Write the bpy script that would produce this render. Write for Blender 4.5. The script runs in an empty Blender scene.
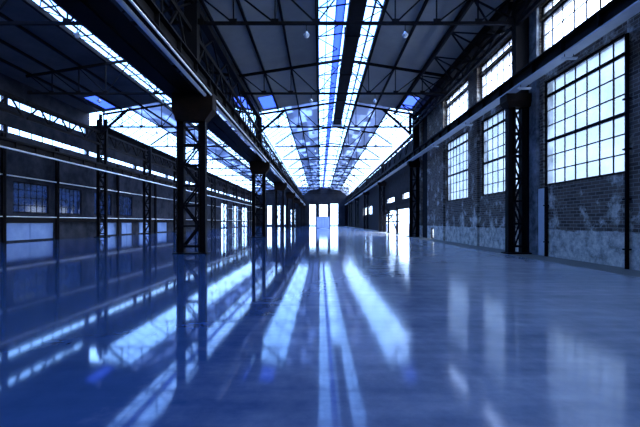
import bpy, math, random
from mathutils import Vector
random.seed(7)
SC = bpy.context.scene
COL = SC.collection
H = 1.5                      # eye height; heights written E(x) are measured from the eye
def E(v): return v + H

# ------------------------------------------------------------------ materials
def mat(name):
    m = bpy.data.materials.new(name); m.use_nodes = True
    nt = m.node_tree; nt.nodes.clear()
    out = nt.nodes.new('ShaderNodeOutputMaterial')
    return m, nt, out
def N(nt, t, **kw):
    n = nt.nodes.new(t)
    for k, v in kw.items():
        if k.startswith('i_'): n.inputs[k[2:].replace('_', ' ')].default_value = v
        else: setattr(n, k, v)
    return n
def ramp(nt, pts):
    r = nt.nodes.new('ShaderNodeValToRGB')
    el = r.color_ramp.elements
    while len(el) < len(pts): el.new(0.5)
    for e, (p, c) in zip(el, pts): e.position = p; e.color = (*c, 1)
    return r
def objcoord(nt): return nt.nodes.new('ShaderNodeTexCoord').outputs['Object']
def worldpos(nt): return nt.nodes.new('ShaderNodeNewGeometry').outputs['Position']
def simple(name, c0, c1, scale=3.0, rough=0.6, metal=0.0, spec=0.5, bump=0.0):
    m, nt, out = mat(name)
    p = N(nt, 'ShaderNodeBsdfPrincipled')
    n = N(nt, 'ShaderNodeTexNoise', i_Scale=scale, i_Detail=5.0, i_Roughness=0.65)
    nt.links.new(worldpos(nt), n.inputs['Vector'])
    r = ramp(nt, [(0.35, c0), (0.68, c1)])
    nt.links.new(n.outputs['Fac'], r.inputs['Fac'])
    nt.links.new(r.outputs['Color'], p.inputs['Base Color'])
    p.inputs['Roughness'].default_value = rough
    p.inputs['Metallic'].default_value = metal
    p.inputs['Specular IOR Level'].default_value = spec
    if bump:
        b = N(nt, 'ShaderNodeBump', i_Strength=bump, i_Distance=0.02)
        nt.links.new(n.outputs['Fac'], b.inputs['Height']); nt.links.new(b.outputs['Normal'], p.inputs['Normal'])
    nt.links.new(p.outputs[0], out.inputs[0])
    return m
STEEL = simple('black_steel', (.005, .005, .006), (.011, .009, .010), 1.6, .65, 0, .06)
RUST = simple('rust_brown_steel', (.010, .007, .005), (.022, .012, .008), 2.0, .65, 0, .06)
BLUELIT = simple('blue_grey_lit_steel', (.42, .45, .50), (.56, .58, .62), 1.2, .42, 0.0, .5)  # pale tone with window light painted into the steel colour
BRIGHT = simple('bare_bright_steel', (.86, .87, .88), (.92, .93, .93), 2.0, .42, .6, .5)
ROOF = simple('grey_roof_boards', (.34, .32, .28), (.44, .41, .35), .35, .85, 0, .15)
ROOFL = simple('dark_roof_boards', (.07, .07, .075), (.11, .11, .115), .35, .9, 0, .1)  # darker board tone used over the side hall
WHITEP = simple('white_enamel', (.62, .64, .66), (.75, .76, .78), 3, .35)
DARKGLASS = simple('dark_lamp_metal', (.03, .03, .035), (.06, .06, .07), 4, .4)
GLOBE = simple('opal_globe', (.70, .72, .75), (.8, .82, .85), 4, .2)
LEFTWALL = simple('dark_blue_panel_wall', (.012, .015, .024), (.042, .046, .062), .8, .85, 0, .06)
LEFTPALE = simple('pale_blue_painted_panels', (.13, .22, .46), (.20, .31, .56), .9, .6)
FARWALL = simple('sooty_end_wall', (.010, .011, .015), (.024, .025, .03), .4, .9, 0, .04)
OUTG = simple('outside_concrete', (.42, .43, .44), (.55, .55, .55), .25, .9)
CRATEB = simple('pale_blue_painted_steel', (.56, .64, .80), (.64, .72, .86), 1.0, .5)
CRATED = simple('blue_painted_frame', (.08, .13, .32), (.10, .16, .38), 1.0, .5)
TIMBERSHADE = simple('dark_timber_and_wall_shade', (.02, .017, .016), (.034, .03, .03), 2, .9, 0, .04)  # eaves timber; also the painted shade of the far window wall

def glass(name, trans, tint, milky, milk_col=(.8, .85, .9), dirt=0.0, scale=.8):
    """thin window glass: lets `trans` of the light straight through, scatters `milky` of the rest, reflects a little"""
    m, nt, out = mat(name)
    t = N(nt, 'ShaderNodeBsdfTransparent'); t.inputs[0].default_value = (*[trans * c for c in tint], 1)
    tr = N(nt, 'ShaderNodeBsdfTranslucent'); tr.inputs[0].default_value = (*milk_col, 1)
    g = N(nt, 'ShaderNodeBsdfGlossy'); g.inputs['Roughness'].default_value = .08
    mx = N(nt, 'ShaderNodeMixShader')
    if dirt:
        n = N(nt, 'ShaderNodeTexNoise', i_Scale=scale, i_Detail=3.0)
        nt.links.new(worldpos(nt), n.inputs['Vector'])
        mr = N(nt, 'ShaderNodeMapRange'); mr.inputs['From Min'].default_value = .35; mr.inputs['From Max'].default_value = .65
        mr.inputs['To Min'].default_value = max(0, milky - dirt); mr.inputs['To Max'].default_value = min(1, milky + dirt)
        nt.links.new(n.outputs['Fac'], mr.inputs['Value']); nt.links.new(mr.outputs[0], mx.inputs[0])
    else: mx.inputs[0].default_value = milky
    nt.links.new(t.outputs[0], mx.inputs[1]); nt.links.new(tr.outputs[0], mx.inputs[2])
    m2 = N(nt, 'ShaderNodeMixShader'); m2.inputs[0].default_value = .04
    nt.links.new(mx.outputs[0], m2.inputs[1]); nt.links.new(g.outputs[0], m2.inputs[2])
    nt.links.new(m2.outputs[0], out.inputs[0])
    return m
G_CLEAR = glass('clear_roof_glass', .62, (.93, 1, 1), .12, dirt=.10)
G_WIRE = glass('wired_window_glass', .085, (.72, .88, 1), .45, (.15, .185, .22), dirt=.25, scale=.9)
G_UP = glass('upper_window_glass', .85, (.96, .99, 1), .15, dirt=.1)
G_BLUE = glass('blue_tinted_sheet', .06, (.22, .32, 1), .30, (.10, .16, .60))
G_DIM = glass('grimy_glass', .004, (.6, .75, 1), .6, (.012, .016, .028), dirt=.35, scale=1.5)

def sheet(name, base, trans_col, lo, hi):
    """old roof sheets: opaque grey with paler panels that let some daylight through"""
    m, nt, out = mat(name)
    d = N(nt, 'ShaderNodeBsdfDiffuse'); d.inputs[0].default_value = (*base, 1)
    t = N(nt, 'ShaderNodeBsdfTranslucent'); t.inputs[0].default_value = (*trans_col, 1)
    mp = N(nt, 'ShaderNodeMapping'); mp.inputs['Scale'].default_value = (1.5, .45, 0)
    nt.links.new(worldpos(nt), mp.inputs['Vector'])
    v = N(nt, 'ShaderNodeTexVoronoi', i_Scale=1.0); v.distance = 'CHEBYCHEV'
    v.inputs['Randomness'].default_value = .35
    nt.links.new(mp.outputs[0], v.inputs['Vector'])
    sp = N(nt, 'ShaderNodeSeparateColor'); nt.links.new(v.outputs['Color'], sp.inputs[0])
    mr = N(nt, 'ShaderNodeMapRange'); mr.inputs['From Min'].default_value = .45; mr.inputs['From Max'].default_value = .9
    mr.inputs['To Min'].default_value = lo; mr.inputs['To Max'].default_value = hi
    nt.links.new(sp.outputs[0], mr.inputs['Value'])
    mx = N(nt, 'ShaderNodeMixShader'); nt.links.new(mr.outputs[0], mx.inputs[0])
    nt.links.new(d.outputs[0], mx.inputs[1]); nt.links.new(t.outputs[0], mx.inputs[2])
    nt.links.new(mx.outputs[0], out.inputs[0])
    return m
ROOFT = sheet('translucent_roof_sheets', (.22, .23, .25), (.42, .45, .50), .36, .95)

def floor_material():
    m, nt, out = mat('polished_concrete')
    p = N(nt, 'ShaderNodeBsdfPrincipled')
    pos = worldpos(nt)
    n1 = N(nt, 'ShaderNodeTexNoise', i_Scale=.35, i_Detail=6.0, i_Roughness=.6); nt.links.new(pos, n1.inputs['Vector'])
    n2 = N(nt, 'ShaderNodeTexNoise', i_Scale=3.5, i_Detail=6.0, i_Roughness=.7); nt.links.new(pos, n2.inputs['Vector'])
    mp = N(nt, 'ShaderNodeMapping'); mp.inputs['Rotation'].default_value = (0, 0, .5); mp.inputs['Scale'].default_value = (.5, 3.5, 1)
    nt.links.new(pos, mp.inputs['Vector'])
    n3 = N(nt, 'ShaderNodeTexNoise', i_Scale=1.1, i_Detail=4.0); nt.links.new(mp.outputs[0], n3.inputs['Vector'])
    a = N(nt, 'ShaderNodeMath', operation='ADD'); nt.links.new(n1.outputs['Fac'], a.inputs[0])
    ml = N(nt, 'ShaderNodeMath', operation='MULTIPLY'); ml.inputs[1].default_value = .5
    nt.links.new(n2.outputs['Fac'], ml.inputs[0]); nt.links.new(ml.outputs[0], a.inputs[1])
    a2 = N(nt, 'ShaderNodeMath', operation='MULTIPLY_ADD'); a2.inputs[1].default_value = .5
    nt.links.new(n3.outputs['Fac'], a2.inputs[0]); nt.links.new(a.outputs[0], a2.inputs[2])
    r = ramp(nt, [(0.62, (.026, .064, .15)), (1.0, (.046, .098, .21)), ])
    hf = N(nt, 'ShaderNodeMapRange'); hf.inputs['From Min'].default_value = .7; hf.inputs['From Max'].default_value = 1.3
    nt.links.new(a2.outputs[0], hf.inputs['Value']); nt.links.new(hf.outputs[0], r.inputs['Fac'])
    r.color_ramp.elements[0].position = 0; r.color_ramp.elements[1].position = 1
    # bare pale strip along the brick wall
    sx = N(nt, 'ShaderNodeSeparateXYZ'); nt.links.new(pos, sx.inputs[0])
    st = N(nt, 'ShaderNodeMapRange'); st.inputs['From Min'].default_value = 8.55; st.inputs['From Max'].default_value = 8.65
    nt.links.new(sx.outputs['X'], st.inputs['Value'])
    mx = N(nt, 'ShaderNodeMix', data_type='RGBA'); nt.links.new(st.outputs[0], mx.inputs['Factor'])
    mx.inputs[7].default_value = (.20, .19, .15, 1)
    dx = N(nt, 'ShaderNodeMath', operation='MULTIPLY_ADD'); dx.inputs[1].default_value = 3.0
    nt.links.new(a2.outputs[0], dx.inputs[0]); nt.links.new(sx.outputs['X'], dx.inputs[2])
    dust_glow = N(nt, 'ShaderNodeMapRange'); dust_glow.inputs['From Min'].default_value = 1.4; dust_glow.inputs['From Max'].default_value = 6.2  # dust plus painted window light, paler towards the brick wall
    nt.links.new(dx.outputs[0], dust_glow.inputs['Value'])
    mxd = N(nt, 'ShaderNodeMix', data_type='RGBA'); nt.links.new(dust_glow.outputs[0], mxd.inputs['Factor'])
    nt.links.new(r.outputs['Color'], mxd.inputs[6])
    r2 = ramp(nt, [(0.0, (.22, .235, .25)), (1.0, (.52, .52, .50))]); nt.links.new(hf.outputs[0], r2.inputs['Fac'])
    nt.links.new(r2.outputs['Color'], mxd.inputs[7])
    nt.links.new(mxd.outputs[2], mx.inputs[6]); nt.links.new(mx.outputs[2], p.inputs['Base Color'])
    rr = N(nt, 'ShaderNodeMapRange'); rr.inputs['To Min'].default_value = .055; rr.inputs['To Max'].default_value = .16
    rr.inputs['From Min'].default_value = 2.0; rr.inputs['From Max'].default_value = 8.0
    nt.links.new(dx.outputs[0], rr.inputs['Value'])
    rs = N(nt, 'ShaderNodeMath', operation='MULTIPLY_ADD'); rs.inputs[1].default_value = .35
    nt.links.new(st.outputs[0], rs.inputs[0]); nt.links.new(rr.outputs[0], rs.inputs[2])
    nt.links.new(rs.outputs[0], p.inputs['Roughness'])
    p.inputs['IOR'].default_value = 1.42; p.inputs['Specular IOR Level'].default_value = .36
    nt.links.new(p.outputs[0], out.inputs[0])
    return m
FLOOR = floor_material()

def brick_material():
    m, nt, out = mat('old_brick_with_peeling_whitewash')
    p = N(nt, 'ShaderNodeBsdfPrincipled'); p.inputs['Roughness'].default_value = .9
    p.inputs['Specular IOR Level'].default_value = .15
    pos = worldpos(nt)
    sx = N(nt, 'ShaderNodeSeparateXYZ'); nt.links.new(pos, sx.inputs[0])
    cb = N(nt, 'ShaderNodeCombineXYZ'); nt.links.new(sx.outputs['Y'], cb.inputs[0]); nt.links.new(sx.outputs['Z'], cb.inputs[1])
    b = N(nt, 'ShaderNodeTexBrick', i_Scale=1.0)
    b.inputs['Brick Width'].default_value = .40; b.inputs['Row Height'].default_value = .13
    b.inputs['Mortar Size'].default_value = .012
    b.inputs['Color1'].default_value = (.085, .060, .047, 1); b.inputs['Color2'].default_value = (.19, .14, .105, 1)
    b.inputs['Mortar'].default_value = (.30, .27, .22, 1)
    nt.links.new(cb.outputs[0], b.inputs['Vector'])
    n = N(nt, 'ShaderNodeTexNoise', i_Scale=.9, i_Detail=8.0, i_Roughness=.72); nt.links.new(pos, n.inputs['Vector'])
    # whitewash survives below ~1.15 m and in patches above
    z = N(nt, 'ShaderNodeMapRange'); z.inputs['From Min'].default_value = 1.10; z.inputs['From Max'].default_value = 1.20
    z.inputs['To Min'].default_value = .20; z.inputs['To Max'].default_value = -.02
    nt.links.new(sx.outputs['Z'], z.inputs['Value'])
    a = N(nt, 'ShaderNodeMath', operation='ADD'); nt.links.new(n.outputs['Fac'], a.inputs[0]); nt.links.new(z.outputs[0], a.inputs[1])
    f = N(nt, 'ShaderNodeMapRange'); f.inputs['From Min'].default_value = .50; f.inputs['From Max'].default_value = .60
    f.inputs['To Max'].default_value = .95
    nt.links.new(a.outputs[0], f.inputs['Value'])
    n2 = N(nt, 'ShaderNodeTexNoise', i_Scale=2.6, i_Detail=6.0, i_Roughness=.75); nt.links.new(pos, n2.inputs['Vector'])
    pl = ramp(nt, [(.36, (.30, .27, .22)), (.60, (.86, .79, .66))]); nt.links.new(n2.outputs['Fac'], pl.inputs['Fac'])
    mx = N(nt, 'ShaderNodeMix', data_type='RGBA'); nt.links.new(f.outputs[0], mx.inputs['Factor'])
    nt.links.new(b.outputs['Color'], mx.inputs[6]); nt.links.new(pl.outputs['Color'], mx.inputs[7])
    nt.links.new(mx.outputs[2], p.inputs['Base Color'])
    bp = N(nt, 'ShaderNodeBump', i_Strength=.6, i_Distance=.02); nt.links.new(b.outputs['Fac'], bp.inputs['Height']); bp.invert = True
    nt.links.new(bp.outputs['Normal'], p.inputs['Normal'])
    nt.links.new(p.outputs[0], out.inputs[0])
    return m
BRICK = brick_material()
PLASTER = simple('flaking_grey_plaster', (.09, .095, .10), (.40, .42, .44), 1.3, .9, 0, .15)

# ------------------------------------------------------------------ mesh helpers
class MB:
    def __init__(s): s.v = []; s.f = []; s.sm = []
    def hexa(s, p):                       # 8 points: bottom ring then top ring
        i = len(s.v); s.v += [tuple(q) for q in p]
        s.f += [(i, i+3, i+2, i+1), (i+4, i+5, i+6, i+7), (i, i+1, i+5, i+4), (i+1, i+2, i+6, i+5), (i+2, i+3, i+7, i+6), (i+3, i, i+4, i+7)]
        return s
    def box(s, x0, x1, y0, y1, z0, z1):
        return s.hexa([(x0,y0,z0),(x1,y0,z0),(x1,y1,z0),(x0,y1,z0),(x0,y0,z1),(x1,y0,z1),(x1,y1,z1),(x0,y1,z1)])
    def bar(s, a, b, w, h, up=(0,0,1)):   # rectangular bar from a to b
        a = Vector(a); b = Vector(b); d = (b-a).normalized(); u = Vector(up)
        if abs(d.dot(u)) > .98: u = Vector((0,1,0))
        r = d.cross(u).normalized(); u = r.cross(d).normalized()
        r *= w/2; u *= h/2
        return s.hexa([a-r-u, a+r-u, b+r-u, b-r-u, a-r+u, a+r+u, b+r+u, b-r+u])
    def angle(s, a, b, w, t, up=(0,0,1), flip=1):   # L-section
        a = Vector(a); b = Vector(b); d = (b-a).normalized(); u = Vector(up)
        if abs(d.dot(u)) > .98: u = Vector((0,1,0))
        r = d.cross(u).normalized()*flip; u = r.cross(d).normalized()*flip
        s.bar(a + u*(t/2), b + u*(t/2), w, t, up)
        o = r*(w/2 - t/2) + u*(w/2)
        return s.bar(a + o, b + o, t, w, up)
    def tube(s, a, b, r0, r1=None, n=10, cap=True):
        r1 = r0 if r1 is None else r1
        a = Vector(a); b = Vector(b); d = (b-a).normalized()
        u = Vector((0,0,1)) if abs(d.z) < .95 else Vector((1,0,0))
        x = d.cross(u).normalized(); y = d.cross(x)
        i = len(s.v)
        for p, r in ((a, r0), (b, r1)):
            for k in range(n):
                t = 2*math.pi*k/n; s.v.append(tuple(p + x*r*math.cos(t) + y*r*math.sin(t)))
        for k in range(n):
            s.f.append((i+k, i+(k+1)%n, i+n+(k+1)%n, i+n+k))
        if cap: s.f += [tuple(i+k for k in range(n))[::-1], tuple(i+n+k for k in range(n))]
        return s
    def lathe(s, prof, n=16):             # profile of (r, z)
        i = len(s.v)
        for r, z in prof:
            for k in range(n):
                t = 2*math.pi*k/n; s.v.append((r*math.cos(t), r*math.sin(t), z))
        for j in range(len(prof)-1):
            for k in range(n):
                s.f.append((i+j*n+k, i+j*n+(k+1)%n, i+(j+1)*n+(k+1)%n, i+(j+1)*n+k))
        return s
    def quad(s, a, b, c, d):
        i = len(s.v); s.v += [tuple(a), tuple(b), tuple(c), tuple(d)]; s.f.append((i, i+1, i+2, i+3)); return s
    def build(s, name, material, parent=None, off=(0,0,0), smooth=False):
        me = bpy.data.meshes.new(name)
        ox, oy, oz = off
        me.from_pydata([(x-ox, y-oy, z-oz) for x, y, z in s.v], [], s.f)
        me.materials.append(material)
        if smooth:
            for p in me.polygons: p.use_smooth = True
        me.update()
        o = bpy.data.objects.new(name, me); COL.objects.link(o)
        if parent is not None: o.parent = parent
        else: o.location = off
        return o
def tag(o, label=None, cat=None, group=None, kind=None):
    if label: o['label'] = label
    if cat: o['category'] = cat
    if group: o['group'] = group
    if kind: o['kind'] = kind
    return o
def empty(name, loc, label, cat, group=None, kind='thing'):
    o = bpy.data.objects.new(name, None); COL.objects.link(o)
    o.location = loc; o.empty_display_size = .3
    return tag(o, label, cat, group, kind)
def copy_thing(root, loc, label):
    r = root.copy(); COL.objects.link(r); r.location = loc; r['label'] = label
    for ch in list(root.children):
        c = ch.copy(); COL.objects.link(c); c.parent = r
        for g in list(ch.children):
            d = g.copy(); COL.objects.link(d); d.parent = c
    return r
ORD = ['first', 'second', 'third', 'fourth', 'fifth', 'sixth', 'seventh', 'eighth', 'ninth', 'tenth', 'eleventh', 'twelfth', 'thirteenth', 'fourteenth']

def solid_cells(u0, u1, v0, v1, holes):
    """rectangles that cover [u0,u1]x[v0,v1] minus the holes (a0,a1,b0,b1)"""
    us = sorted({u0, u1, *[min(max(h[k], u0), u1) for h in holes for k in (0, 1)]})
    res = []
    for a, b in zip(us, us[1:]):
        m = (a+b)/2
        cut = sorted((max(h[2], v0), min(h[3], v1)) for h in holes if h[0] < m < h[1])
        cur = v0
        for c0, c1 in cut:
            if c0 > cur: res.append((a, b, cur, c0))
            cur = max(cur, c1)
        if cur < v1: res.append((a, b, cur, v1))
    return res

# ------------------------------------------------------------------ dimensions
D0, DC = 17.8, 9.72                 # first visible truss, truss spacing
DCOL = 2*DC                         # column spacing
NT = 13
DEND = D0 + DC*(NT-1)               # end wall
DBACK = -22.0
DGLZ = D0 + 2*DC                    # glazed roof begins at the third truss
C1, HALF = 1.70, 7.78               # centre line and half width of the main hall
C2 = C1 - 2*HALF                    # the side hall
XM = C1 - HALF; XR = C1 + HALF; XL = C2 - HALF
XW = 10.0; XLW = -23.0              # wall faces
SK = 1.87                           # half width of the ridge skylight
LOWER = E(9.43)
def roofh(s): return E(11.65 - .165*(s - SK))
SDROP = .70                         # the far glazed strips fall more steeply, to the valley gutter
def steeph(s): return roofh(GS0) - SDROP*(s - GS0)
GS0 = 5.24                          # upper edge of the glazed strip on the slope

# ------------------------------------------------------------------ setting: floor, ground
tag(MB().box(XLW-.5, XW+.6, DBACK-.5, DEND+.5, -.3, 0).build('floor', FLOOR), 'polished reflective concrete floor of the hall', 'floor', kind='structure')
g = MB()
for (a, b, c, d) in solid_cells(-160, 160, -60, 300, [(XLW-.5, XW+.6, DBACK-.5, DEND+.5)]): g.box(a, b, c, d, -.4, -.06)
tag(g.build('ground', OUTG), 'pale concrete yard outside the hall', 'ground', kind='structure')

# ------------------------------------------------------------------ windows
wn = [0]
def wname():
    wn[0] += 1; return f'window_{wn[0]}'
def window_x(xf, d0, d1, z0, z1, nd, nz, thick, gl, label, side=1, barw=.04, frame=.09, mat_=STEEL):
    """steel sash in a wall facing along X; xf = glass plane"""
    off = (xf, (d0+d1)/2, z0)
    r = bpy.data.objects.new(wname(), None); COL.objects.link(r); r.location = off
    tag(r, label, 'window', kind='structure')
    f = MB()
    f.box(xf-.06, xf+.06, d0, d1, z0, z0+frame).box(xf-.06, xf+.06, d0, d1, z1-frame, z1)
    f.box(xf-.06, xf+.06, d0, d0+frame, z0+frame, z1-frame).box(xf-.06, xf+.06, d1-frame, d1, z0+frame, z1-frame)
    f.build('window_frame', mat_, r, off)
    b = MB()
    for k in range(1, nd):
        y = d0 + (d1-d0)*k/nd; b.box(xf-.025, xf+.025, y-barw/2, y+barw/2, z0+frame, z1-frame)
    for k in range(1, nz):
        z = z1 - (z1-z0)*k/nz; w = .12 if k in thick else barw
        b.box(xf-(.05 if k in thick else .022), xf+(.05 if k in thick else .022), d0+frame, d1-frame, z-w/2, z+w/2)
    if b.v: b.build('glazing_bars', mat_, r, off)
    p = MB().quad((xf, d0, z0), (xf, d1, z0), (xf, d1, z1), (xf, d0, z1))
    p.build('glass_panes', gl, r, off)
    return r

BAY = 6.48
rholes = []
plans = []
for m in range(-4, 3):
    a, b = 12.3 + BAY*m, 16.8 + BAY*m
    rholes.append((a, b, E(1.6), E(6.25))); plans.append((a, b, E(1.6), E(6.25), 7, 7, (1, 4), G_WIRE, 'low'))
    rholes.append((a-.15, b+.25, E(6.95), E(9.12))); plans.append((a-.15, b+.25, E(6.95), E(9.12), 7, 3, (), G_UP, 'high'))
    rholes.append((a-.15, b+.25, E(9.25), E(9.75))); plans.append((a-.15, b+.25, E(9.25), E(9.75), 7, 1, (), G_UP, 'top'))
word = {1: 'first', 2: 'second', 3: 'third'}
OPEN = (40.8, 58.6, 0, 3.1)
rholes.append(OPEN)
extra = [(42.2, 46.2, E(2.7), E(3.5)), (50.5, 56.5, E(2.7), E(3.5)), (72, 78, E(1.5), E(3.2)), (80, 88, E(1.5), E(3.2))]
rholes += extra
rholes.append((31.2, 31.9, .0, 1.0)); rholes.append((33.0, 33.9, .0, 1.0))
w = MB()
for (a, b, c, d) in solid_cells(DBACK, DGLZ-2.3, 0, E(11), rholes): w.box(XW, XW+.45, a, b, c, d)
tag(w.build('wall_right', BRICK), 'sooty brick wall with flaking whitewash and tall steel windows', 'wall', kind='structure')
w = MB()  # far stretch coloured near black, its shade painted into the wall
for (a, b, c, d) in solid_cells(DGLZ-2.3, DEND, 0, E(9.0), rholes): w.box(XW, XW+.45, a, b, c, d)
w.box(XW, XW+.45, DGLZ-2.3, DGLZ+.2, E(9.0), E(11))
tag(w.build('wall_right', TIMBERSHADE), 'far stretch of the window wall with painted shade, around the wide side opening', 'wall', kind='structure')
for (a, b, c, d, nd, nz, th, gl, kind) in plans:
    window_x(XW+.14, a, b, c, d, nd, nz, th, gl, 'tall steel sash window in the brick wall' if kind == 'low' else 'steel sash window above the crane girder')
for (a, b, c, d) in extra:
    window_x(XW+.14, a, b, c, d, 4, 2, (), G_UP, 'small high window in the dark end of the brick wall')
for (a, b) in ((31.2, 31.9), (33.0, 33.9)):
    window_x(XW+.14, a, b, .0, 1.0, 1, 2, (), G_UP, 'small low opening at the foot of the brick wall')
# arched corners and lintel of the wide opening in the brick wall
t = MB()
for y, s in ((OPEN[0], 1), (OPEN[1], -1)):
    n = 6; R = 1.1; zc = OPEN[3]-R
    for k in range(n):
        t0 = math.pi/2*k/n; t1 = math.pi/2*(k+1)/n
        y0 = y + s*(R - R*math.cos(t0)); y1 = y + s*(R - R*math.cos(t1))
        z0 = zc + R*math.sin(t0); z1 = zc + R*math.sin(t1)
        ya, yb = (y0, y1) if s > 0 else (y1, y0); za, zb = (z0, z1) if s > 0 else (z1, z0)
        t.hexa([(XW-.05, ya, za), (XW+.45, ya, za), (XW+.45, yb, zb), (XW-.05, yb, zb), (XW-.05, ya, OPEN[3]+.01), (XW+.45, ya, OPEN[3]+.01), (XW+.45, yb, OPEN[3]+.01), (XW-.05, yb, OPEN[3]+.01)])
t.box(XW-.12, XW-.0, OPEN[0]-.6, OPEN[1]+.6, OPEN[3], OPEN[3]+.55)
tag(t.build('trim_1', STEEL), 'dark lintel with rounded corners over the wide side opening', 'trim', kind='structure')
# pilasters between the windows
for i, m in enumerate(range(-3, 5)):
    dc = 11.32 + BAY*m
    if dc > 40: continue
    p = MB().box(XW-.14, XW, dc-.72, dc+.72, 0, E(10.6))
    tag(p.build(f'trim_{i+2}', BRICK if m != 1 else PLASTER), 'flat brick pier between two tall windows', 'trim', kind='structure')

# ------------------------------------------------------------------ left wall
lh = []
lw = []
for k in range(0, 16):                                   # ribbon glazing, one light per half bay
    a = 8.1 + DC*k*.9; 
bands = []
k = 0
d = 8.1
while d < DEND-1:
    e = min(d+DC, DEND-.3)
    bands.append((d+.08, e-.08)); d += DC
for a, b in bands:
    lh.append((a, b, E(6.55), E(7.15))); lw.append((a, b, E(6.55), E(7.15), 8, 1, G_CLEAR, 'low ribbon window along the panelled wall'))
    if b < DGLZ+.1:
        lh.append((a, b, E(8.6), E(9.25))); lw.append((a, b, E(8.6), E(9.25), 8, 1, G_CLEAR, 'upper ribbon window along the panelled wall'))
tall = [(87.5, 94.5), (99, 106), (109.5, 119)]
for a, b in tall:
    lh.append((a, b, .1, E(4.4))); lw.append((a, b, .1, E(4.4), 3, 4, G_CLEAR, 'tall bright opening at the far end of the panelled wall'))
dim = [(24.2, 26.9), (28.1, 31.8), (38.2, 41.4), (33.0, 36.2), (43, 46)]
for a, b in dim:
    lh.append((a, b, E(.7), E(3.1))); lw.append((a, b, E(.7), E(3.1), 6, 4, G_DIM, 'grimy window low in the panelled wall'))
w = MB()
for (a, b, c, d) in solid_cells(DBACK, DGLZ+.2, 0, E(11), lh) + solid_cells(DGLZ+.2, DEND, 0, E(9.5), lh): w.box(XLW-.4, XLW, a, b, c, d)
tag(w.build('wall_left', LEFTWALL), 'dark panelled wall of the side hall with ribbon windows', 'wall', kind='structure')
for (a, b, c, d, nd, nz, gl, lab) in lw: window_x(XLW-.1, a, b, c, d, nd, nz, (), gl, lab)
# pale lower panels
for i, (a, b) in enumerate(((24.0, 26.6), (27.2, 32.2), (38.6, 42.4), (43.4, 45.6), (47.6, 51), (53, 56))):
    p = MB().box(XLW, XLW+.05, a, b, .12, 1.42)
    for y in (a, (a+b)/2-.04, b-.08): p.box(XLW+.05, XLW+.08, y, y+.08, .12, 1.42)
    tag(p.build(f'trim_{i+20}', LEFTPALE), 'pale painted lower panel of the panelled wall', 'trim', kind='structure')
tag(MB().box(XLW, XLW+.25, DBACK, DEND, 1.5, 1.82).build('trim_30', STEEL), 'dark ledge running along the panelled wall', 'trim', kind='structure')

# ------------------------------------------------------------------ end walls
fh = [(-3.9, -1.4, .05, E(6.4)), (-.4, 2.86, .05, E(6.4)), (3.6, 6.6, .05, E(6.7)),
      (-19.0, -17.2, .3, E(6.0)), (-15.9, -14.2, .3, E(6.0)), (-13.5, -12.3, .3, E(6.0)), (-10.6, -8.8, .3, E(4.5))]
w = MB()
for (a, b, c, d) in solid_cells(XLW-.4, XW+.45, 0, E(12.6), fh): w.box(a, b, DEND, DEND+.4, c, d)
tag(w.build('wall_far', FARWALL), 'dark end wall with tall bright doorways', 'wall', kind='structure')
tag(MB().box(XLW-.4, XW+.45, DBACK-.4, DBACK, 0, E(12.6)).build('wall_back', FARWALL), 'dark end wall behind the viewer', 'wall', kind='structure')
for i, (a, b, c, d) in enumerate(fh):
    off = ((a+b)/2, DEND+.15, c)
    r = bpy.data.objects.new(f'door_{i+1}', None); COL.objects.link(r); r.location = off
    tag(r, ['tall glazed doorway in the end wall, beside the middle one', 'middle tall glazed doorway behind the blue container', 'brightest tall glazed doorway, nearest the brick wall'][i] if i < 3 else 'narrow bright doorway at the end of the side hall', 'door', kind='structure')
    f = MB(); y0, y1 = DEND+.08, DEND+.22
    f.box(a, a+.15, y0, y1, c, d).box(b-.15, b, y0, y1, c, d).box(a+.15, b-.15, y0, y1, d-.15, d).box(a+.15, b-.15, y0, y1, c, c+.2)
    f.box((a+b)/2-.05, (a+b)/2+.05, y0+.03, y1-.03, c+.2, d-.15)
    f.box(a+.15, b-.15, y0+.03, y1-.03, c+2.9, c+3.0)
    f.build('door_frame', STEEL, r, off)
    MB().quad((a, DEND+.15, c), (b, DEND+.15, c), (b, DEND+.15, d), (a, DEND+.15, d)).build('glass_panes', G_CLEAR, r, off)

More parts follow.
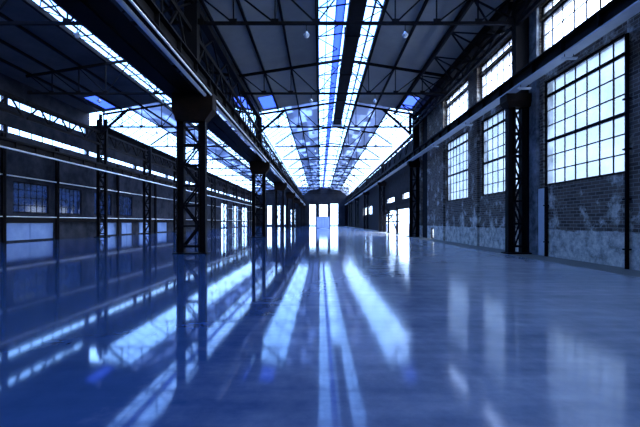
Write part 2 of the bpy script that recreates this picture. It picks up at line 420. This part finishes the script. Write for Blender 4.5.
# ------------------------------------------------------------------ roof
def slope_box(mb, c, sg, s0, s1, d0, d1, lift, th):
    xa, xb = c + sg*s0, c + sg*s1; za, zb = roofh(s0)+lift, roofh(s1)+lift
    if xa > xb: xa, xb, za, zb = xb, xa, zb, za
    mb.hexa([(xa, d0, za), (xb, d0, zb), (xb, d1, zb), (xa, d1, za), (xa, d0, za+th), (xb, d0, zb+th), (xb, d1, zb+th), (xa, d1, za+th)])
LIFT = .30
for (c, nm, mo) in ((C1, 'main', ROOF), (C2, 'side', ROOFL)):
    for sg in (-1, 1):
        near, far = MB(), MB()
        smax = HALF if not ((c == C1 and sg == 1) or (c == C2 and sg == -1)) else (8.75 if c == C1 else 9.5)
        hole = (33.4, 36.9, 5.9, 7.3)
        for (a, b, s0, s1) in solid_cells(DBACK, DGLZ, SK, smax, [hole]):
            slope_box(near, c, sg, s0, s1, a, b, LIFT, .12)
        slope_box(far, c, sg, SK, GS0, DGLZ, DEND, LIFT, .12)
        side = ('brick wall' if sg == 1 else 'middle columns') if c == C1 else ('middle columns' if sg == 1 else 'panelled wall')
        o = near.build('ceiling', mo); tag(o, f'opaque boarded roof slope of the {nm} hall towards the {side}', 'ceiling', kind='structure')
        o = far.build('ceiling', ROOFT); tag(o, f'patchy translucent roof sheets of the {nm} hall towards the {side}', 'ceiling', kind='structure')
    for sg in (-1, 1):
        side = ('brick wall' if sg == 1 else 'middle columns') if c == C1 else ('middle columns' if sg == 1 else 'panelled wall')
        def sp(s, d, lift=LIFT+.06): return (c+sg*s, d, roofh(s)+lift)
        # steep glazed strip
        g0 = DGLZ + .22
        GS1 = 8.35 if (c == C1 and sg == 1) else 7.76
        def sp2(s, d, lift=LIFT): return (c+sg*s, d, steeph(s)+lift)
        off = (c+sg*6.4, DGLZ, steeph(6.4))
        r = bpy.data.objects.new(wname(), None); COL.objects.link(r); r.location = off
        tag(r, f'glazed roof strip of the {nm} hall on the slope towards the {side}', 'skylight', kind='structure')
        q = MB().quad(sp2(GS0, g0), sp2(GS1, g0), sp2(GS1, DEND), sp2(GS0, DEND)); q.build('glass_panes', G_CLEAR, r, off)
        b = MB()
        n = int((DEND-g0)/1.62)
        for k in range(n+1):
            d = g0 + (DEND-g0)*k/n; b.bar(sp2(GS0, d), sp2(GS1, d), .04, .06)
        b.bar(sp2((GS0+GS1)/2, g0), sp2((GS0+GS1)/2, DEND), .035, .05)
        b.bar(sp2(GS0, g0), sp2(GS0, DEND), .14, .12)
        b.bar(sp2(GS1, g0), sp2(GS1, DEND), .06, .10)
        b.build('glazing_bars', STEEL, r, off)
        br = MB()
        for k in range(NT-3):                                        # wind bracing rods under the glass
            d = g0 + (DEND-g0)*k/(NT-3); dd = (DEND-g0)/(NT-3)
            br.tube(sp2(GS0, d, .2), sp2(GS1, d+dd/2, .2), .02, n=6).tube(sp2(GS1, d+dd/2, .2), sp2(GS0, d+dd, .2), .02, n=6)
        br.build('bracing_rods', STEEL, r, off)
        # glazed triangle where the roof steps down
        off = sp(HALF, g0)
        r = bpy.data.objects.new(wname(), None); COL.objects.link(r); r.location = off
        tag(r, f'glazed triangle at the step of the {nm} hall roof, {side} side', 'window', kind='structure')
        e = MB(); e.v += [sp(GS0, g0-.02), sp(GS1, g0-.02), sp2(GS1, g0-.02)]; e.f.append((0, 1, 2)); e.build('glass_panes', G_CLEAR, r, off)
        MB().bar(sp(GS0, g0-.03), sp(GS1, g0-.03), .06, .10).bar(sp(GS1, g0-.03), sp2(GS1, g0-.03), .06, .08).build('window_frame', STEEL, r, off)
        if c == C2 and sg == -1:                                     # flat eaves between the panelled wall and the glass
            tag(MB().box(XLW-.4, XL+.02, g0, DEND, steeph(7.76)+.24, steeph(7.76)+.32).build('ceiling', TIMBERSHADE), 'dark flat eaves beside the panelled wall', 'ceiling', kind='structure')
        # single blue sheet just before the glazing
        d0, d1 = 33.4, 36.9
        off = (c+sg*6.6, d0, roofh(6.6))
        r = bpy.data.objects.new(wname(), None); COL.objects.link(r); r.location = off
        tag(r, f'single blue tinted roof sheet of the {nm} hall near the {side}', 'skylight', kind='structure')
        MB().quad(sp(5.9, d0), sp(7.3, d0), sp(7.3, d1), sp(5.9, d1)).build('glass_panes', G_BLUE, r, off)
        f = MB().bar(sp(5.9, d0), sp(5.9, d1), .08, .1).bar(sp(7.3, d0), sp(7.3, d1), .08, .1); f.build('window_frame', STEEL, r, off)
    # ridge skylight
    def zr(x): return E(12.30) - .14*abs(x-c)
    off = (c, 0, E(12.3))
    r = bpy.data.objects.new(wname(), None); COL.objects.link(r); r.location = off
    tag(r, f'long ridge skylight of the {nm} hall with a blue tinted band', 'skylight', kind='structure')
    def strip(name, x0, x1, m):
        xs = sorted({x0, x1, *([c] if x0 < c < x1 else [])})
        q = MB()
        for a, b in zip(xs, xs[1:]): q.quad((a, DBACK, zr(a)), (b, DBACK, zr(b)), (b, DEND, zr(b)), (a, DEND, zr(a)))
        q.build(name, m, r, off)
    strip('clear_panes', c-SK, c-.78, G_CLEAR)
    o = strip('blue_panes', c-.78, c-.28, G_BLUE)
    strip('clear_panes', c-.28, c+SK, G_CLEAR)
    b = MB()
    for x in (c-SK, c-1.3, c-.78, c-.28, c+1.36, c+SK):
        b.bar((x, DBACK, zr(x)-.03), (x, DEND, zr(x)-.03), .16 if abs(abs(x-c)-SK) < .01 else (.10 if x > c+1 else .05), .14)
    for sg in (-1, 1):                                               # upstand between the slope and the glass
        x = c+sg*SK; b.box(x-.05, x+.05, DBACK, DEND, roofh(SK)+.2, zr(x))
    n = int((DEND-8)/3.24)
    for k in range(n):
        d = 8.08 + 3.24*k
        b.bar((c-SK, d, zr(c-SK)-.05), (c, d, zr(c)-.05), .05, .07).bar((c, d, zr(c)-.05), (c+SK, d, zr(c+SK)-.05), .05, .07)
    b.build('glazing_bars', STEEL, r, off)
    br = MB(); z = E(11.95)
    for k in range(n):
        d = 8.08 + 3.24*k
        br.tube((c-SK, d, z), (c-.5, d+1.62, z), .028, n=6).tube((c-.5, d+1.62, z), (c-SK, d+3.24, z), .028, n=6)
        br.tube((c+SK, d, z), (c+.6, d+1.62, z), .028, n=6).tube((c+.6, d+1.62, z), (c+SK, d+3.24, z), .028, n=6)
    br.build('bracing_rods', STEEL, r, off)

# ------------------------------------------------------------------ roof trusses
NODES = [SK, 3.83, 5.80, 7.38]
def truss(c, d, label, steep=False):
    loc = (c, d, LOWER)
    r = empty('roof_truss', loc, label, 'roof truss', 'roof trusses of the main hall' if c == C1 else 'roof trusses of the side hall')
    def P(x, z): return (c+x, d, z)
    MB().bar(P(-7.4, LOWER), P(7.4, LOWER), .12, .14).build('bottom_chord', STEEL, r, loc)
    for sg in (-1, 1):
        if steep:
            MB().bar(P(sg*GS0, roofh(GS0)), P(0, roofh(0)-.06), .12, .16).build('top_chord', STEEL, r, loc)
            MB().bar(P(sg*7.3, steeph(7.3)), P(sg*GS0, roofh(GS0)), .10, .14).build('rafter', STEEL, r, loc)
        else:
            MB().bar(P(sg*7.7, roofh(7.7)), P(0, roofh(0)-.06), .12, .18).build('top_chord', STEEL, r, loc)
    nodes = [SK, 3.83, GS0] if steep else NODES
    for sg in (-1, 1):
        for i, s in enumerate(nodes):
            if i < 3:
                MB().bar(P(sg*s, LOWER), P(sg*s, roofh(s)), .06, .06).build('vertical_strut', STEEL, r, loc)
            if i < len(nodes)-1:
                s2 = nodes[i+1]
                MB().bar(P(sg*s, LOWER), P(sg*s2, roofh(s2)-.04), .06, .07).build('diagonal_strut', STEEL, r, loc)
            MB().box(c+sg*s-.17, c+sg*s+.17, d-.09, d-.07, LOWER-.10, LOWER+.18).build('gusset_plate', STEEL, r, loc)
        MB().bar(P(sg*SK, LOWER), P(0, roofh(0)-.1), .05, .06).build('diagonal_strut', STEEL, r, loc)
    return r
for (c, nm) in ((C1, 'main'), (C2, 'side')):
    r0 = truss(c, D0, f'black steel roof truss over the {nm} hall, nearest the camera')
    for k in range(1, NT-1):
        lab = f'black steel roof truss over the {nm} hall, {ORD[k]} from the camera' + (', where glazing begins' if k == 2 else '')
        if k == 3: r0 = truss(c, D0+DC*k, lab, True)
        else: copy_thing(r0, (c, D0+DC*k, LOWER), lab)

# knee braces at the column lines are part of the lattice girders below
# ------------------------------------------------------------------ purlins
for (c, nm) in ((C1, 'main'), (C2, 'side')):
    for sg in (-1, 1):
        side = ('brick wall' if sg == 1 else 'middle columns') if c == C1 else ('middle columns' if sg == 1 else 'panelled wall')
        for i, s in enumerate((SK, 3.85, 5.85, 7.55)):
            x, z = c+sg*s, roofh(s)+.19
            wd = .12 if i else .2
            o = MB().box(x-wd/2, x+wd/2, DBACK, DEND if i < 2 else DGLZ, z-.09, z+.09).build('purlin', STEEL, None, (x, D0, z))
            pos = ['along the skylight', 'second down', 'third down', 'lowest'][i]
            tag(o, f'black purlin of the {nm} hall, {side} slope, {pos}', 'purlin', 'roof purlins', 'thing')

# ------------------------------------------------------------------ laced columns
def laced_column(x, d, x0, x1, label, group, fl=.30, mat_in=STEEL, mat_out=STEEL, head=True, xs=None, lw=.34, htop=4.75, ext=.16, drop=.5, stem=10.4):
    """x0, x1: outer faces of the two legs; lower part with lacing, a wide head that carries the girders, a stem to the eaves"""
    loc = (x, d, 0)
    r = empty('steel_column', loc, label, 'column', group)
    top = E(htop) if head else E(stem)
    for (a, m) in ((x0, mat_out), (x1-lw, mat_in)):                # I-section legs
        l = MB().box(a, a+.04, d-fl/2, d+fl/2, .06, top).box(a+lw-.04, a+lw, d-fl/2, d+fl/2, .06, top).box(a+.04, a+lw-.04, d-.02, d+.02, .06, top)
        l.build('leg', m, r, loc)
    lc = MB(); n = 6 if head else 12; z = .35; st = (top-.5)/n
    for k in range(n):
        a, b = (x0+lw-.04, x1-lw+.04) if k % 2 == 0 else (x1-lw+.04, x0+lw-.04)
        for dy in (-fl/2-.01, fl/2+.01):
            lc.bar((a, d+dy, z+k*st), (b, d+dy, z+(k+1)*st), .02, .08, up=(0, 0, 1))
            lc.bar((x0+.1, d+dy, z+k*st), (x1-.1, d+dy, z+k*st), .02, .09)
    lc.build('lacing', STEEL, r, loc)
    MB().box(x0-.12, x1+.04 if x1 > XW-.2 else x1+.12, d-.35, d+.35, 0, .06).build('base_plate', STEEL, r, loc)
    if not head: return r
    hd = MB()
    hd.hexa([(x0, d-.26, top), (x1, d-.26, top), (x1, d+.26, top), (x0, d+.26, top),
             (x0-.16, d-.34, top+drop), (min(x1+ext, XW-.02), d-.34, top+drop), (min(x1+ext, XW-.02), d+.34, top+drop), (x0-.16, d+.34, top+drop)])
    hd.box(x0-.16, min(x1+ext, XW-.02), d-.34, d+.34, top+drop, E(6.0))
    hd.build('column_head', RUST, r, loc)
    xs = xs or (x0+x1)/2
    MB().box(xs-.3, xs+.3, d-.2, d+.2, E(6.0), E(stem)).build('upper_stem', STEEL, r, loc)
    return r
for j in range(0, 7):
    d = D0 + DCOL*j
    if j == 6: d -= .9
    laced_column(XM, d, -6.76, -5.40, f'laced black steel column in the row between the two halls, {ORD[j]} from the camera', 'laced columns between the halls', ext=.40, stem=10.4 if j < 2 else 9.1)
    laced_column(9.42, d, 8.86, 9.84, f'laced black steel column standing against the brick wall, {ORD[j]} from the camera', 'laced columns along the brick wall', xs=9.5, htop=5.4, drop=.25, stem=10.4 if j < 2 else 8.8)
for j in range(2, 13):
    d = D0 + DC*j
    if j == 12: d -= .9
    laced_column(XL, d, XL-.5, XL+.5, f'laced dark column in front of the panelled wall, {ORD[j-2]} from the camera', 'laced columns along the panelled wall', fl=.22, head=False, lw=.28, stem=10.2 if j < 3 else 9.35)
# slender wall posts
for i, d in enumerate((26.9, 32.4, 42.1, 51.7, 61.4)):
    o = MB().box(-.10, .10, -.14, .14, 0, E(6.4)).box(-.16, .16, -.03, .03, 0, E(6.4)).build('wall_post', STEEL, None, (0, 0, 0))
    o.location = (XLW+.3, d, 0)
    tag(o, f'slender dark post against the panelled wall between laced columns, {ORD[i]} from the camera', 'post', 'slender wall posts', 'thing')

# ------------------------------------------------------------------ crane girders
def crane_girder(x, d0, d1, wdt, label, group, flange=STEEL, zb=6.0, zt=6.6):
    loc = (x, d0, E(zb))
    r = empty('crane_girder', loc, label, 'crane girder', group)
    MB().box(x-.03, x+.03, d0, d1, E(zb)+.05, E(zt)-.05).build('web_plate', STEEL, r, loc)
    MB().box(x-wdt/2, x+wdt/2, d0, d1, E(zb), E(zb)+.05).build('bottom_flange', flange, r, loc)
    MB().box(x-wdt/2, x+wdt/2, d0, d1, E(zt)-.05, E(zt)).build('top_flange', STEEL, r, loc)
    n = int((d1-d0)/1.62)
    for k in range(n):
        y = d0 + .5 + (d1-d0-1)*k/(n-1); MB().box(x-wdt*.4, x+wdt*.4, y-.02, y+.02, E(zb)+.05, E(zt)-.05).build('stiffener', STEEL, r, loc)
    MB().box(x-.04, x+.04, d0, d1, E(zt), E(zt)+.12).build('crane_rail', STEEL, r, loc)
    return r
def bays():
    out = [(D0-DCOL+.01, D0-.01)]
    for j in range(6): out.append((D0+DCOL*j+.01, min(D0+DCOL*(j+1)-.01, DEND-1.0)))
    return out
for i, (a, b) in enumerate(bays()):
    crane_girder(8.90, a, b, .46, f'crane girder span along the brick wall, {ORD[i]} from the camera', 'crane girders along the brick wall', BLUELIT)  # pale bottom flange has the light from the windows painted in
    crane_girder(-5.22, a, b, .46, f'crane girder span on the main hall face of the middle columns, {ORD[i]} from the camera', 'crane girders of the middle row')
    crane_girder(-6.85, a, b, .70, f'crane girder span on the side hall face of the middle columns, {ORD[i]} from the camera', 'crane girders of the middle row')
    # walkway plate between the paired girders
    if i < 7:
        o = MB().box(-6.48, -5.76, a+.22, b-.22, E(6.06), E(6.10)).build('walkway_plate', RUST, None, (-6.1, a, E(6.12)))
        tag(o, f'dark walkway plate between the paired crane girders, {ORD[i]} span from the camera', 'walkway', 'walkway plates between the girders', 'thing')
    if i > 0:
        crane_girder(XL+.72, a, b, .34, f'crane girder span in front of the panelled wall, {ORD[i-1]} from the camera', 'crane girders along the panelled wall', zb=5.0, zt=5.5)

# bright conductor rails under the middle girder
for (x, z, rad, lab) in ((-5.36, 6.28-.36, .075, 'bright steel conductor rail under the middle crane girder, lower and thicker one'), (-5.06, 6.28-.36, .04, 'thin bright steel conductor rail under the middle crane girder')):
    d0, d1 = -1.6, DEND-.3
    r = empty('conductor_rail', (x, d0, E(z)), lab, 'rail', 'conductor rails')
    MB().tube((x, d0, E(z)), (x, d1, E(z)), rad, n=12).build('bar', BRIGHT, r, (x, d0, E(z)), smooth=True)
    for k in range(14):
        y = 6 + k*4.86
        MB().box(x-.02, x+.02, y-.03, y+.03, E(z), E(6.0)).build('hanger', STEEL, r, (x, d0, E(z)))

# ------------------------------------------------------------------ lattice girders along the column lines
def lattice_girder(x, d0, d1, label, group, zb=7.0, zt=9.15, near=False, step=3.24, wd=.16):
    d0 += .22; d1 -= .22
    loc = (x, d0, E(zb))
    r = empty('lattice_girder', loc, label, 'lattice girder', group)
    MB().box(x-wd/2, x+wd/2, d0, d1, E(zt)-.22, E(zt)).build('top_chord', STEEL, r, loc)
    MB().box(x-wd/2, x+wd/2, d0, d1, E(zb), E(zb)+.2).build('bottom_chord', STEEL, r, loc)
    n = round((d1-d0)/step)
    for k in range(n):
        a = d0 + (d1-d0)*k/n; b = d0 + (d1-d0)*(k+1)/n; m = (a+b)/2
        MB().bar((x, a, E(zb)+.1), (x, m, E(zt)-.1), .1, .1).build('diagonal_strut', STEEL, r, loc)
        MB().bar((x, m, E(zt)-.1), (x, b, E(zb)+.1), .1, .1).build('diagonal_strut', STEEL, r, loc)
        if k: MB().box(x-.04, x+.04, a-.04, a+.04, E(zb)+.2, E(zt)-.22).build('vertical_strut', STEEL, r, loc)
    if near:
        MB().box(x-.2, x+.2, d0, d1, E(10.25), E(10.6)).build('eaves_beam', STEEL, r, loc)
        for k in range(n*2):
            a = d0 + (d1-d0)*k/(2*n); b = a + (d1-d0)/(2*n)
            p, q = (E(zt), E(10.25)) if k % 2 else (E(10.25), E(zt))
            MB().bar((x, a, p), (x, b, q), .08, .08).build('diagonal_strut', STEEL, r, loc)
    return r
for i, (a, b) in enumerate(bays()):
    lattice_girder(XM, a, b, f'lattice girder span above the middle columns, {ORD[i]} from the camera', 'lattice girders of the middle row', near=(i < 2))
    lattice_girder(9.25, a, b, f'lattice girder span high along the brick wall, {ORD[i]} from the camera', 'lattice girders along the brick wall', near=(i < 2), zb=9.2 if i < 2 else 7.0, zt=9.9 if i < 2 else 8.8)

for j in range(0, 12):
    a, b = D0+DC*j, D0+DC*(j+1)-(.9 if j == 11 else 0)
    lattice_girder(XL, a, b, f'lattice girder span in front of the panelled wall, {ORD[j]} from the camera', 'lattice girders along the panelled wall', zb=7.55, zt=8.95, step=2.43)

# knee braces where the glazed roof begins and at each column beyond
def knee(x, sg, d, label):
    loc = (x, d, E(8.8))
    r = empty('knee_brace', loc, label, 'brace', 'knee braces under the roof trusses')
    MB().bar((x, d, E(8.7)), (x+sg*2.7, d, roofh(HALF-2.7)-.05), .16, .2).build('strut', STEEL, r, loc)
    MB().box(x-.12, x+.12, d-.12, d+.12, E(8.6), E(10.6)).build('post', STEEL, r, loc)
    return r
for j in (1,):
    d = D0 + DCOL*j - .34
    knee(XM+.05, 1, d, f'knee brace of the middle columns towards the main hall, where the glazed roof begins')
    knee(XR-.6, -1, d, f'knee brace rising from the brick wall columns, where the glazed roof begins')
    knee(XL+.05, 1, d, f'knee brace rising from the panelled wall columns, where the glazed roof begins')

# bracing under the eaves of the brick wall side
for i, k in enumerate((-1, 0, 1)):
    d0 = D0 + DC*k + .15; d1 = d0 + DC - .3
    x0, z0 = 7.35, roofh(7.35-C1) - .35; x1, z1 = 9.12, E(9.75)
    loc = (x0, d0, z0)
    r = empty('eaves_bracing', loc, f'triangulated eaves bracing over the tall windows, {ORD[i]} bay from the camera', 'bracing', 'eaves bracing along the brick wall')
    MB().box(x0-.07, x0+.07, d0, d1, z0-.08, z0+.08).build('chord', STEEL, r, loc)
    for q in range(3):
        a = d0 + 3.14*q; b = a + 3.14; m = a + 1.57
        for (p1, p2) in (((x0, a, z0), (x1, a, z1)), ((x0, a, z0), (x1, m, z1)), ((x1, m, z1), (x0, b, z0)), ((x0, a, z0), (x0+.05, a, z0+.3))):
            MB().bar(p1, p2, .07, .07).build('strut', STEEL, r, loc)

# ------------------------------------------------------------------ service duct hung along the ridge
r = empty('service_duct', (1.86, -2, E(10.55)), 'long black duct hung lengthwise below the ridge skylight', 'duct')
loc = (1.86, -2, E(10.55))
MB().box(1.44, 2.26, -2, 40.6, E(10.55), E(11.0)).build('casing', STEEL, r, loc)
for k in range(7):
    y = 4.5 + 5.6*k
    MB().box(1.40, 2.30, y-.06, y+.06, E(10.5), E(11.04)).build('joint_collar', STEEL, r, loc)
for k in range(5):
    y = D0 - DC + DC*k*.75 + .4
    for x in (1.5, 2.2): MB().tube((x, y, E(11.0)), (x, y, E(12.1)), .02, n=6).build('hanger', STEEL, r, loc)
for k in range(1): MB().box(1.52, 2.18, 13.5, 16.2, E(10.53), E(10.55)).build('underside_lit_patch', BLUELIT, r, loc)  # pale patch painting the blue-lit stretch of the underside
MB().box(1.30, 2.40, 40.6, 41.3, E(10.5), E(10.95)).build('end_box', BLUELIT, r, loc)

# ------------------------------------------------------------------ pendant lamps
def lamp(x, d, label, group):
    loc = (x, d, LOWER-.09)
    r = empty('pendant_lamp', loc, label, 'lamp', group)
    MB().tube((0, 0, 0), (0, 0, -.32), .018, n=8).build('stem', STEEL, r)
    MB().lathe([(.001, -.29), (.04, -.30), (.06, -.33), (.07, -.38), (.15, -.44), (.155, -.46), (.13, -.455), (.001, -.44)], 18).build('lamp_shade', BRIGHT, r, smooth=True)
    MB().lathe([(.09, -.45), (.12, -.49), (.115, -.54), (.08, -.59), (.001, -.61)], 18).build('globe', GLOBE, r, smooth=True)
    return r
for (c, nm, n) in ((C1, 'main', 8), (C2, 'side', 5)):
    first = None
    for k in range(n):
        for sg in (-1, 1):
            side = ('brick wall' if sg == 1 else 'middle columns') if c == C1 else ('middle columns' if sg == 1 else 'panelled wall')
            lab = f'hanging globe lamp on the {ORD[k]} truss of the {nm} hall, nearer the {side}'
            if first is None: first = lamp(c+sg*2.34, D0+DC*k, lab, f'globe lamps of the {nm} hall')
            else: copy_thing(first, (c+sg*2.34, D0+DC*k, LOWER-.09), lab)

# strip lights on short arms under the crane girder of the brick wall
for i, (x0, x1, d) in enumerate(((8.62, 9.18, 13.4), (8.66, 9.22, 16.4), (8.66, 9.2, 22.6), (8.66, 9.2, 29.0))):
    loc = (8.9, d, E(6.0))
    r = empty('hanging_strip_light', loc, f'short pale strip light under the brick wall crane girder, {ORD[i]} from the camera', 'lamp', 'strip lights under the crane girder')
    MB().box(x0, x1, d-.05, d+.05, E(5.83), E(5.88)).build('housing', WHITEP, r, loc)
    MB().tube((x0+.03, d, E(5.81)), (x1-.03, d, E(5.81)), .02, n=8).build('tube', GLOBE, r, loc)
    for x in (x0+.12, x1-.12): MB().tube((x, d, E(5.88)), (x, d, E(6.0)), .012, n=6).build('arm', STEEL, r, loc)

# ------------------------------------------------------------------ pipes
def pipe_run(x, z, rad, d0, d1, m, label, standoff):
    r = empty('pipe', (x, d0, z), label, 'pipe', 'pipes on the panelled wall')
    loc = (x, d0, z)
    MB().tube((x, d0, z), (x, d1, z), rad, n=12).build('pipe_body', m, r, loc, smooth=True)
    n = int((d1-d0)/4.86)
    for k in range(n):
        y = d0 + 2 + 4.86*k
        MB().box(standoff+.01, x, y-.03, y+.03, z-rad-.05, z-rad).build('bracket', STEEL, r, loc)
        if x > XL: MB().box(x-.17, x-.13, y-.03, y+.03, z-rad-.03, E(5.0)).build('hanger', STEEL, r, loc)
    return r
pipe_run(XL+.95, E(4.9), .06, 8, DEND-1, BRIGHT, 'thick bright pipe, uppermost of three along the panelled wall', XL+.8)
pipe_run(XLW+.30, E(3.42), .05, 8, DEND-1, BRIGHT, 'thin bright pipe halfway up the panelled wall', XLW)
pipe_run(XLW+.32, E(.40), .035, 8, DEND-1, BRIGHT, 'thin pale pipe just above the ledge of the panelled wall', XLW)
for i, (d, lab) in enumerate(((11.95, 'dark vertical conduit beside the nearest tall window'), (16.45, 'dark vertical downpipe between the nearest laced column and the nearest tall window'))):
    x = XW-.22 if i == 0 else XW-.08
    r = empty('conduit', (x, d, 0), lab, 'pipe', kind='thing')
    MB().tube((x, d, 0), (x, d, E(6.0) if i == 0 else E(1.55)), .06 if i == 0 else .07, n=12).build('pipe_body', STEEL, r, (x, d, 0), smooth=True)
    for z in ((.6, 2.2, 3.8, 5.4) if i == 0 else (.6, 2.2)): MB().box(x-.08, XW-.004, d-.09, d+.09, z, z+.05).build('clamp', STEEL, r, (x, d, 0))
tag(MB().box(XW-.08, XW, 16.56, 17.05, 0, E(1.5)).build('trim_40', WHITEP), 'narrow whitewashed strip between the nearest laced column and the downpipe', 'trim', kind='structure')
# ------------------------------------------------------------------ blue container by the far doors
d = 90.0; x0, x1 = -.85, 2.35
r = empty('storage_container', ((x0+x1)/2, d, 0), 'pale blue box container standing before the middle doorway', 'container')
loc = ((x0+x1)/2, d, 0)
b = MB().box(x0+.06, x1-.06, d+.06, d+2.3, .12, 2.72)
n = 14
for k in range(n):
    x = x0+.14+(x1-x0-.34)*k/(n-1); b.box(x, x+.08, d+.02, d+.06, .2, 2.62)
b.build('body', CRATEB, r, loc)
f = MB()
for x in (x0, x1-.12):
    for y in (d, d+2.24): f.box(x, x+.12, y, y+.12, 0, 2.8)
f.box(x0+.12, x1-.12, d, d+.06, 2.68, 2.8).box(x0+.12, x1-.12, d, d+.06, .02, .14)
f.build('corner_frame', CRATED, r, loc)
for x in (.45, 1.05): MB().tube((x, d-.03, .2), (x, d-.03, 2.6), .02, n=8).build('lock_rod', CRATED, r, loc)

# ------------------------------------------------------------------ braced frame in the wide side opening
r = empty('braced_frame', (9.3, 49.5, 0), 'dark cross braced steel frame standing at the wide side opening', 'frame')
loc = (9.3, 49.5, 0)
xf = 9.3; y0, y1 = 45.2, 51.0
for y in (y0, y1): MB().box(xf-.13, xf+.13, y-.13, y+.13, 0, 3.3).build('post', STEEL, r, loc)
for z in (1.55, 2.35, 3.2): MB().box(xf-.06, xf+.06, y0-1.4, y1+2.6, z-.09, z+.09).build('rail', STEEL, r, loc)
MB().bar((xf+.08, y0+.1, .15), (xf+.08, y1-.1, 3.1), .10, .2).build('diagonal_brace', STEEL, r, loc)
MB().bar((xf-.08, y0+.1, 3.1), (xf-.08, y1-.1, 1.6), .10, .16).build('diagonal_brace', STEEL, r, loc)

# ------------------------------------------------------------------ sky
wd = bpy.data.worlds.new('sky'); SC.world = wd; wd.use_nodes = True
nt = wd.node_tree; nt.nodes.clear()
out = nt.nodes.new('ShaderNodeOutputWorld'); bg = nt.nodes.new('ShaderNodeBackground')
tc = nt.nodes.new('ShaderNodeTexCoord')
sx = N(nt, 'ShaderNodeSeparateXYZ'); nt.links.new(tc.outputs['Generated'], sx.inputs[0])
rz = ramp(nt, [(0.0, (.45, .66, 1.0)), (.25, (.23, .47, 1.0)), (.65, (.08, .24, .95))]); nt.links.new(sx.outputs['Z'], rz.inputs['Fac'])
mr = N(nt, 'ShaderNodeMapRange'); mr.inputs['From Min'].default_value = .15; mr.inputs['From Max'].default_value = .95
nt.links.new(sx.outputs['X'], mr.inputs['Value'])
mx = N(nt, 'ShaderNodeMix', data_type='RGBA'); nt.links.new(mr.outputs[0], mx.inputs['Factor'])
nt.links.new(rz.outputs['Color'], mx.inputs[6]); mx.inputs[7].default_value = (1.25, 1.40, 1.60, 1)
nt.links.new(mx.outputs[2], bg.inputs['Color']); bg.inputs['Strength'].default_value = 9.0
nt.links.new(bg.outputs[0], out.inputs[0])

# ------------------------------------------------------------------ camera, view
cam = bpy.data.cameras.new('camera'); co = bpy.data.objects.new('camera', cam); COL.objects.link(co)
co.location = (0, 0, H); co.rotation_euler = (math.pi/2, 0, 0)
cam.sensor_width = 36; cam.sensor_fit = 'HORIZONTAL'; cam.lens = 36*375/640; cam.shift_y = 8.5/640
cam.clip_end = 600; cam.clip_start = .05
SC.camera = co
vs = SC.view_settings
vs.view_transform = 'Standard'; vs.look = 'None'; vs.gamma = 1; vs.use_curve_mapping = False; vs.exposure = 0.5
cy = SC.cycles
cy.max_bounces = 10; cy.diffuse_bounces = 4; cy.glossy_bounces = 4; cy.transparent_max_bounces = 16
